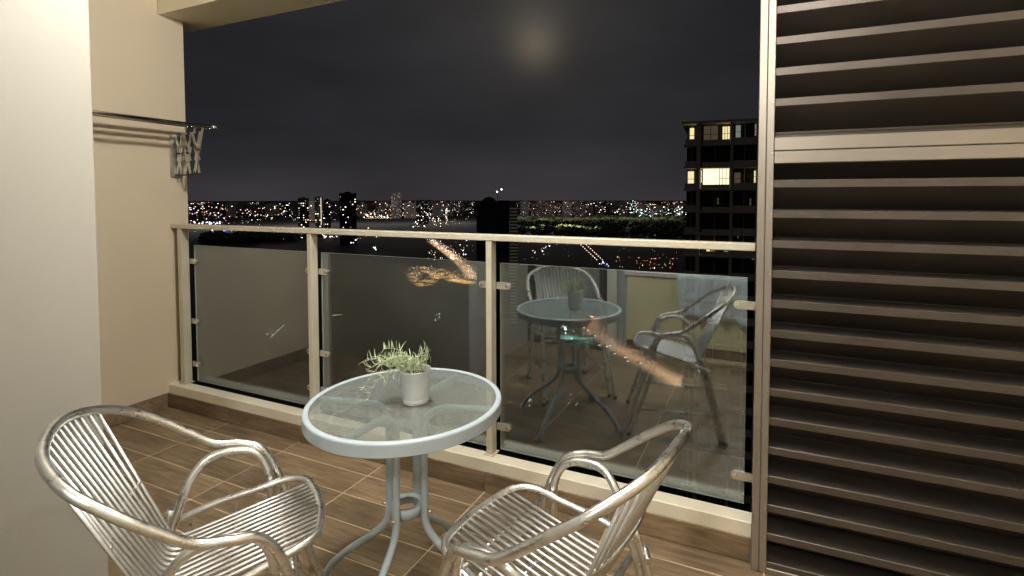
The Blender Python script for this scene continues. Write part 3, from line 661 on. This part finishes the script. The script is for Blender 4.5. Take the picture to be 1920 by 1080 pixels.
# wall panels between openings: columns, slabs, parapets, recessed glazing
Wt = 16.5
MB().box(.8, Wt, 1.6, 14, 0, base + 3*ST + .2).build('wall', M['nt'], nt)
top_k = 3
cols_x = [0.0, 1.55, 2.35, 5.95, 6.35, 9.3, 9.75, 12.6, 13.0, 16.0]
for k in range(-16, top_k):
    z0 = base + k * ST
    sx = 0.0
    MB().box(sx - .15, Wt, -.15, 1.75, z0 - .28, z0, bev=.03).build('slab', M['nt'], nt)
    MB().box(sx + .02, 1.5, .05, .15, z0 + .02, z0 + .75).build('parapet', M['nt'], nt)
    MB().box(2.35, 5.95, -.10, 0.0, z0 + .02, z0 + .55).build('parapet', M['nt'], nt)
    MB().box(6.4, 9.3, .05, .15, z0 + .02, z0 + .75).build('parapet', M['nt'], nt)
    for a, b in ((1.55, 2.05), (5.97, 6.35), (9.3, 9.75), (12.6, 13.0)):
        MB().box(a, b, -.05, 1.7, z0 + .01, z0 + ST - .29).build('pier', M['nt'], nt)
    for a, b in ((.15, 1.5), (2.1, 5.95), (6.4, 9.3), (9.8, 12.6), (13.1, 16.2)):
        nw = MB().box(a, b, 1.52, 1.58, z0 + .02, z0 + ST - .32).build('window', M['nt_glass'], nt)
        MB().box((a+b)/2 - .04, (a+b)/2 + .04, 1.46, 1.515, z0 + .03, z0 + ST - .33).build('mullion', M['nt'], nw)
MB().box(-.5, Wt, -.5, 14.2, base + 3*ST - .25, base + 3*ST + .05).build('roof', M['nt'], nt)
def lit(x0, x1, z0, z1, m, y=1.0, nm='lit_window', bars=1):
    w = MB().box(x0, x1, y, y + .45, z0, z1).build(nm, M[m], nt)
    for i in range(bars + 1):
        xx = x0 + (x1 - x0) * i / max(1, bars)
        MB().box(xx - .035, xx + .035, y - .06, y - .01, z0, z1).build('mullion', M['nt_glass'], w)
    MB().box(x0, x1, y - .055, y - .012, z0 + (z1 - z0)*.48, z0 + (z1 - z0)*.48 + .06).build('transom', M['nt_glass'], w)
    return w
b0 = base
lit(.35, 1.25, b0 + .30, b0 + 2.45, 'room', .55)
lit(2.12, 2.32, b0 + .9, b0 + 2.6, 'room', .2, bars=1)
MB().box(2.42, 4.6, .95, 1.5, b0 + .05, b0 + 2.78).build('lit_window', M['room_w'], nt)
lit(4.62, 5.90, b0 + .05, b0 + 2.78, 'room_w', .95, bars=3)
lit(6.5, 7.4, b0 + .5, b0 + 2.2, 'room_d', 1.0); lit(9.0, 9.25, b0 + .8, b0 + 2.4, 'room', .3, bars=1); lit(9.85, 10.1, b0 + .6, b0 + 2.5, 'room', .3, bars=1)
b2 = base + 2*ST
lit(.55, 1.2, b2 + .25, b2 + 2.35, 'room', .55)
lit(2.4, 4.35, b2 + .3, b2 + 2.6, 'room_d', 1.0, bars=2)
lit(4.9, 5.9, b2 + .45, b2 + 2.4, 'room', .9, bars=3)
lit(6.6, 7.3, b2 + .7, b2 + 2.5, 'room_c', .9, bars=1); lit(9.0, 9.25, b2 + 1.0, b2 + 2.5, 'room_c', .3, bars=1)
for x, z in ((4.3, b0 - 2.2), (8.5, b0 - 2.3), (7.0, b0 - 6.9)): lit(x, x + .3, z, z + .9, 'room_d', .95, bars=1)
b3 = base - 3*ST
for x0_, x1_, m_ in ((1.2, 1.4, 'room_c'), (3.0, 4.2, 'room_d'), (3.0, 3.5, 'room'), (5.3, 5.9, 'room_c'), (7.6, 7.9, 'room_c'), (8.9, 9.3, 'room_c')):
    lit(x0_, x1_, b3 + .3 + cr2.uniform(-1, .3), b3 + 1.7, m_, .3 if m_ != 'room_d' else .9, bars=1)

# ---- street and yard lights nobody could count
SL = MB()
def light(b, dist, mi, size=1.0, h=8):
    p = polar(b, dist, GZ + h); SL.octa(p, dist / 1030 * .52 * size, mi)
def patch(b0, b1, s0, s1, n, cols, size=1.0, sv=.5):
    for _ in range(n):
        b = cr2.uniform(b0, b1); s = cr2.uniform(s0, s1)
        if b1 - b0 > 4 and noise.noise(Vector((b * 1.3, s * 260, 3.1))) < -.06: continue
        light(b, HH / s, cr2.choice(cols), size * (.55 + 1.3 * cr2.random() ** 3.0 + sv * cr2.uniform(-.3, .3)))
patch(-58, -50, .012, .036, 330, (WARM, WARM, WHT, ORG, VIO, RED, DIM, DIM), 1.0)
patch(-58, -50, .036, .047, 70, (VIO, WARM, ORG, DIM, DIM), 1.0)
patch(-57.8, -55.5, .0425, .047, 26, (VIO, WHT, VIO), 1.5)
patch(-56.3, -54.5, .052, .062, 40, (BLU, VIO, BLU, WHT), 1.3)
patch(-58, -50, .048, .066, 60, (DIM, WARM, BLU, DIM), .9)
patch(-50, -44, .012, .045, 300, (WARM, DIM, ORG, WHT, DIM), 1.0)
patch(-50.5, -41, .060, .082, 120, (WARM, DIM, WHT, DIM, WARM), 1.15)
patch(-46.9, -42.8, .070, .078, 46, (WARM, WHT), 1.5)
patch(-42.6, -39, .030, .040, 60, (WARM, ORG, WARM, WHT), 1.8)
patch(-42.2, -37, .026, .037, 60, (ORG, ORG, DIM), 1.4)
patch(-43, -38, .012, .030, 110, (DIM, WARM, DIM), .9)
patch(-38, -31, .012, .036, 420, (WARM, DIM, WHT, DIM, DIM), .95)
patch(-37.5, -34.5, .038, .060, 42, (WARM, WARM, WHT, VIO), 1.25)
patch(-37, -31, .036, .056, 60, (DIM, WARM), .9)
patch(-26, -23.5, .018, .045, 80, (DIM, WARM, WHT), .9)
patch(-26, -8, .010, .020, 130, (DIM, WARM, DIM, RED), .8)
patch(-26, -8, .020, .034, 90, (DIM, DIM, WARM, WHT), .9)
patch(-15.2, -13.0, .027, .031, 40, (WHT, WHT, VIO), 1.5)
patch(-8.6, -8.0, .028, .032, 10, (WHT,), 1.9)
patch(-12.0, -10.9, .036, .042, 7, (WHT, TEAL), 1.5)
patch(-26, -9, .036, .060, 34, (DIM, WARM, DIM), .8)
patch(-26, -8, .070, .130, 120, (DIM, WARM, WHT, DIM, DIM), .8)
patch(-24.5, -21, .080, .12, 22, (WHT, WARM, DIM), 1.2)
patch(-17.0, -16.0, .132, .142, 10, (BLU, BLU, WHT), 1.6)
patch(-15.2, -9, .122, .146, 110, (ORG, RED, WARM, ORG, DIM), 1.1)
patch(-16.2, -8, .0935, .0960, 40, (WHT, WARM, DIM), 1.0)
patch(-36.0, -31.0, .085, .13, 60, (WARM, WHT, ORG), 1.2)
patch(-38.5, -31, .125, .19, 44, (WARM, ORG, DIM, DIM), 1.0)
patch(-56, -18, .12, .34, 80, (DIM, DIM, WARM, TEAL), .8)
patch(-58, -8, .34, .55, 26, (DIM, DIM, TEAL), 1.0)
patch(-41.7, -41.3, .098, .104, 6, (TEAL, WHT), 2.0); patch(-35.3, -34.7, .234, .252, 10, (WHT, TEAL), 1.6)
patch(-51.9, -51.2, .245, .258, 6, (WARM, WHT), 1.2)
patch(-29.3, -28.9, .47, .51, 6, (WHT, TEAL), 2.0); patch(-25.0, -24.4, .40, .44, 6, (WHT,), 2.0); patch(-20.6, -19.4, .41, .45, 8, (WHT, TEAL), 1.8); patch(-6.5, -6.0, .43, .46, 6, (TEAL,), 2.4)
patch(-21.1, -20.5, .268, .280, 9, (WHT, WHT, TEAL), 2.4); patch(-21.5, -17.8, .268, .30, 34, (TEAL, DIM, WHT), 1.3)
patch(-58, -38, .0085, .014, 300, (DIM, DIM, ORG, DIM), .55)
patch(-38, -31, .0085, .014, 150, (DIM, DIM, WARM), .55)
patch(-26.5, -8, .0085, .014, 300, (DIM, DIM, RED), .55)
for b_a, b_b in ((-58, -50), (-50, -43.5), (-43, -38), (-38, -31), (-26.3, -18), (-18, -8)):
    patch(b_a, b_b, .009, .022, int((b_b - b_a) * 26), (WARM, DIM, WARM, ORG, DIM, WARM), .72)
# straight rows: the twin row of yard lamps, and roadside rows
for k in range(9):
    f = k / 8
    for off in (-.2, .42): light(-18.85 + 1.75 * f + off, HH / (.0925 + .0285 * f), WARM, 1.7, 0)
for k in range(12): light(-51.6 + 1.25 * k / 11, 512 + 45 * k / 11, WHT if k > 2 else WARM, .9, 6)
for k in range(8): light(-45.7 + .8 * k / 7, 584, WARM, .9 if k else 1.4, 6)
for k in range(40): light(-16.1 + 4.1 * k / 39, 1385, WHT if k % 3 else WARM, 1.1, 12)
for k in range(22): light(-38 + 7 * k / 21, 4700, WARM, .8, 20)
# a second helping along the orange junction
def path_pts(P, n=10): return spline([(b, d_, 0) for b, d_ in P], n)
AV = [(-35.6, 1560), (-34.9, 1420), (-34.1, 1280), (-33.2, 1142), (-32.1, 990), (-31.1, 845)]
RG = [(-37.1, 950), (-37.6, 870), (-37.0, 800), (-35.9, 785), (-35.1, 850), (-35.7, 915), (-36.4, 930), (-37.1, 950)]
LK = [(-35.0, 870), (-34.0, 890), (-33.2, 830), (-32.4, 812), (-31.2, 790)]
def ribbon(P, w, name, z=.05, n=10):
    pts = [polar(p.x, p.y) for p in path_pts(P, n)]; mb = MB(); vs = []
    for i, p in enumerate(pts):
        t = (pts[min(i+1, len(pts)-1)] - pts[max(i-1, 0)]); t.z = 0; t.normalize(); nrm = Vector((-t.y, t.x, 0)) * w/2
        vs += [p + nrm + Vector((0, 0, z)), p - nrm + Vector((0, 0, z))]
    mb.add(vs, [(2*i, 2*i+1, 2*i+3, 2*i+2) for i in range(len(pts)-1)]); o = mb.build(name, M['asphalt']); tag(o, kind='structure'); return pts
ribbon(AV, 24, 'avenue'); ribbon(RG, 16, 'roundabout_road', .10); ribbon(LK, 30, 'link_road', .15)
for P, n, cols, sz_, jit in ((AV, 26, (WARM, WARM, WARM, ORG, RED), 1.2, 13), (RG, 18, (ORG, WARM, ORG), 1.2, 12), (LK, 26, (ORG, WARM, ORG, RED), 1.25, 26)):
    pp = path_pts(P, 20)
    for _ in range(n * 2 * len(P)):
        i = cr2.randrange(len(pp) - 1); f = cr2.random(); p = pp[i].lerp(pp[i+1], f)
        q = polar(p.x, p.y); q += Vector((cr2.uniform(-jit, jit), cr2.uniform(-jit, jit), 6)); SL.octa(q, p.y / 1030 * .34 * sz_ * cr2.uniform(.5, 1.4), cr2.choice(cols))
so_ = SL.build('street_lights', EM); tag(so_, 'countless street and yard lights scattered over the dark city', 'lights', kind='stuff')

def flood(b, dist, watts, col, h=22, nm='road_lamp_glow', size=3, cone=110):
    l = bpy.data.lights.new(nm, 'SPOT'); l.spot_size = R(cone); l.spot_blend = .8; l.energy = watts; l.color = col; l.shadow_soft_size = size
    o = bpy.data.objects.new(nm, l); COL.objects.link(o); o.location = polar(b, dist, GZ + h)
SOD = (1, .52, .20)
for k, p in enumerate(path_pts(AV, 5)): flood(p.x, p.y, 62000 + 5000 * k, (1, .66, .40), 20, cone=86)
for k, p in enumerate(path_pts(RG, 2)[:-1]): flood(p.x + .15 * (-1) ** k, p.y, 30000 + 30000 * (k % 3), (1, .56, .20), 15, cone=80)
for k, p in enumerate(path_pts(LK, 2)): flood(p.x, p.y, 80000, (1, .60, .16), 17, cone=100)
for b, d_ in ((-41.9, 3420), (-41.2, 3440), (-40.5, 3430), (-39.7, 3420)): flood(b, d_, 1200000, (1, .66, .34), 40, size=8)
for k in range(24):  # added fill lamps in mid-air that brighten the far facades
    b = -57.5 + 49 * k / 23 + cr2.uniform(-.6, .6)
    if -31 < b < -26.5: continue
    l = bpy.data.lights.new('skyline_fill_light', 'POINT'); l.energy = cr2.uniform(2e5, 5.5e5); l.color = (1, .80, .62) if k % 3 else (.85, .88, 1); l.shadow_soft_size = 8
    o = bpy.data.objects.new('skyline_fill_light', l); COL.objects.link(o); o.location = polar(b, cr2.uniform(2600, 2900), GZ + 110)
l = bpy.data.lights.new('tower_fill_light', 'POINT'); l.energy = 330; l.color = (1, .9, .76); l.shadow_soft_size = 1  # added lamp out of view, brightens the near tower's facade
o = bpy.data.objects.new('tower_fill_light', l); COL.objects.link(o); o.location = polar(6, 46, 2)
# ---- highway below, lit by sodium lamps, with cars
HW = [(-17.5, 520), (-16.9, 462), (-14.6, 432), (-12.5, 415), (-10.2, 395), (-8.0, 377)]
hp = ribbon([(-18.2, 640), (-17.2, 495), (-14.8, 448), (-12.5, 418), (-10.0, 392), (-7.6, 368)], 30, 'highway', .12)
for k, p in enumerate(path_pts([(-17.7, 560), (-17.2, 495), (-14.8, 448), (-12.5, 418), (-10.0, 392), (-7.9, 371)], 4)): flood(p.x, p.y, 17000, (1, .62, .36), 13, size=1, cone=100)
car = thing('parked_car', 'car with white headlights driving on the orange lit highway', 'car', (0, 0, GZ + .13), group='cars on the orange lit highway')
MB().box(-2.2, 2.2, -.9, .9, .35, 1.0, bev=.15).build('body', mat('car_paint', (.3, .3, .32), .3), car)
MB().box(-1.3, 1.1, -.8, .8, 1.0, 1.5, bev=.2).build('cabin', M['nt_glass'], car)
for x in (-1.4, 1.4):
    for y in (-.8, .8): MB().tube([(x, y - .1, .33), (x, y + .1, .33)], .33, 10).build('wheel', M['black'], car)
for y in (-.6, .6):
    MB().box(2.16, 2.26, y - .22, y + .22, .5, .85).build('headlight', EM[WHT], car)
    MB().box(-2.26, -2.16, y - .22, y + .22, .6, .85).build('tail_light', EM[RED], car)
car.name = 'car'
hv = path_pts([(-18.2, 640), (-17.2, 495), (-14.8, 448), (-12.5, 418), (-10.0, 392), (-7.6, 368)], 10)
for i in range(26):
    p = hv[8 + (i * 41) % 40]; q = polar(p.x, p.y); q2 = polar(hv[9 + (i * 41) % 40].x, hv[9 + (i * 41) % 40].y); t = (q2 - q).normalized()
    c = car if i == 0 else copy_tree(car)
    lane = cr2.choice((-11, -7.5, -4, 4, 7.5, 11)); q += Vector((-t.y, t.x, 0)) * lane + t * cr2.uniform(-4, 4)
    c['label'] = 'car on the orange lit highway seen through the balustrade glass, headlights on'
    c.location = (q.x, q.y, GZ + .13); c.rotation_euler = (0, 0, math.atan2(t.y, t.x) + (math.pi if lane > 0 else 0))
for (b, d_, w, dp, h, m_, lb) in ((-18.95, 515, 22, 16, 9, 'ob', 'low block with orange floodlit walls above the green court'), (-19.4, 462, 30, 14, 3, 'gr', 'low green roofed hall lit by cool floodlights')):
    M['ob'] = vary(mat('orange_render', (.55, .36, .22), .8), .2, .8, 1.1); M['gr'] = vary(mat('green_court', (.10, .30, .24), .7), .3, .6, 1.3)
    t = thing('low_hall', lb, 'building', polar(b, d_), -R(b)); MB().box(-w/2, w/2, 0, dp, 0, h).build('wall', M[m_], t); MB().box(-w/2 - .4, w/2 + .4, -.4, dp + .4, h, h + .4).build('roof', M[m_], t)
flood(-19.0, 495, 15000, (1, .66, .42), 16, size=3); flood(-20.4, 466, 12000, (.7, 1, .95), 14, size=3); flood(-18.6, 458, 9000, (.6, 1, .85), 12, size=3)

# ---- woods and floodlit tree tops
tr_ = MB()
def clump(b, dist, r, h):
    c = polar(b, dist)
    for _ in range(5):
        o = Vector((cr2.uniform(-r, r)*.7, cr2.uniform(-r, r)*.7, h * cr2.uniform(.5, 1)))
        n = 7; q = c + o; rr = r * cr2.uniform(.35, .6); ring = [(q.x + rr*math.cos(2*math.pi*k/n)*cr2.uniform(.7, 1.2), q.y + rr*math.sin(2*math.pi*k/n)*cr2.uniform(.7, 1.2), q.z + cr2.uniform(-.3, .3)*rr) for k in range(n)]
        tr_.add(ring + [(q.x, q.y, q.z + rr*.8), (q.x, q.y, GZ)], [(k, (k+1) % n, n) for k in range(n)] + [((k+1) % n, k, n+1) for k in range(n)])
for _ in range(420): clump(cr2.uniform(-26, -7.5), cr2.uniform(1700, 3300), cr2.uniform(14, 26), cr2.uniform(10, 20))
for _ in range(160): clump(cr2.uniform(-57, -49), cr2.uniform(1700, 2050), cr2.uniform(12, 22), cr2.uniform(8, 16))
wd = tr_.build('woods', M['tree']); tag(wd, 'dark woods between the city blocks', 'trees', kind='stuff')
for k in range(9): flood(-24.6 + 6.2 * k / 8 + cr2.uniform(-.35, .35), cr2.uniform(1850, 2250), 330000 * cr2.uniform(.3, 1.7), (1, .86, .46), 46, size=4, cone=120)
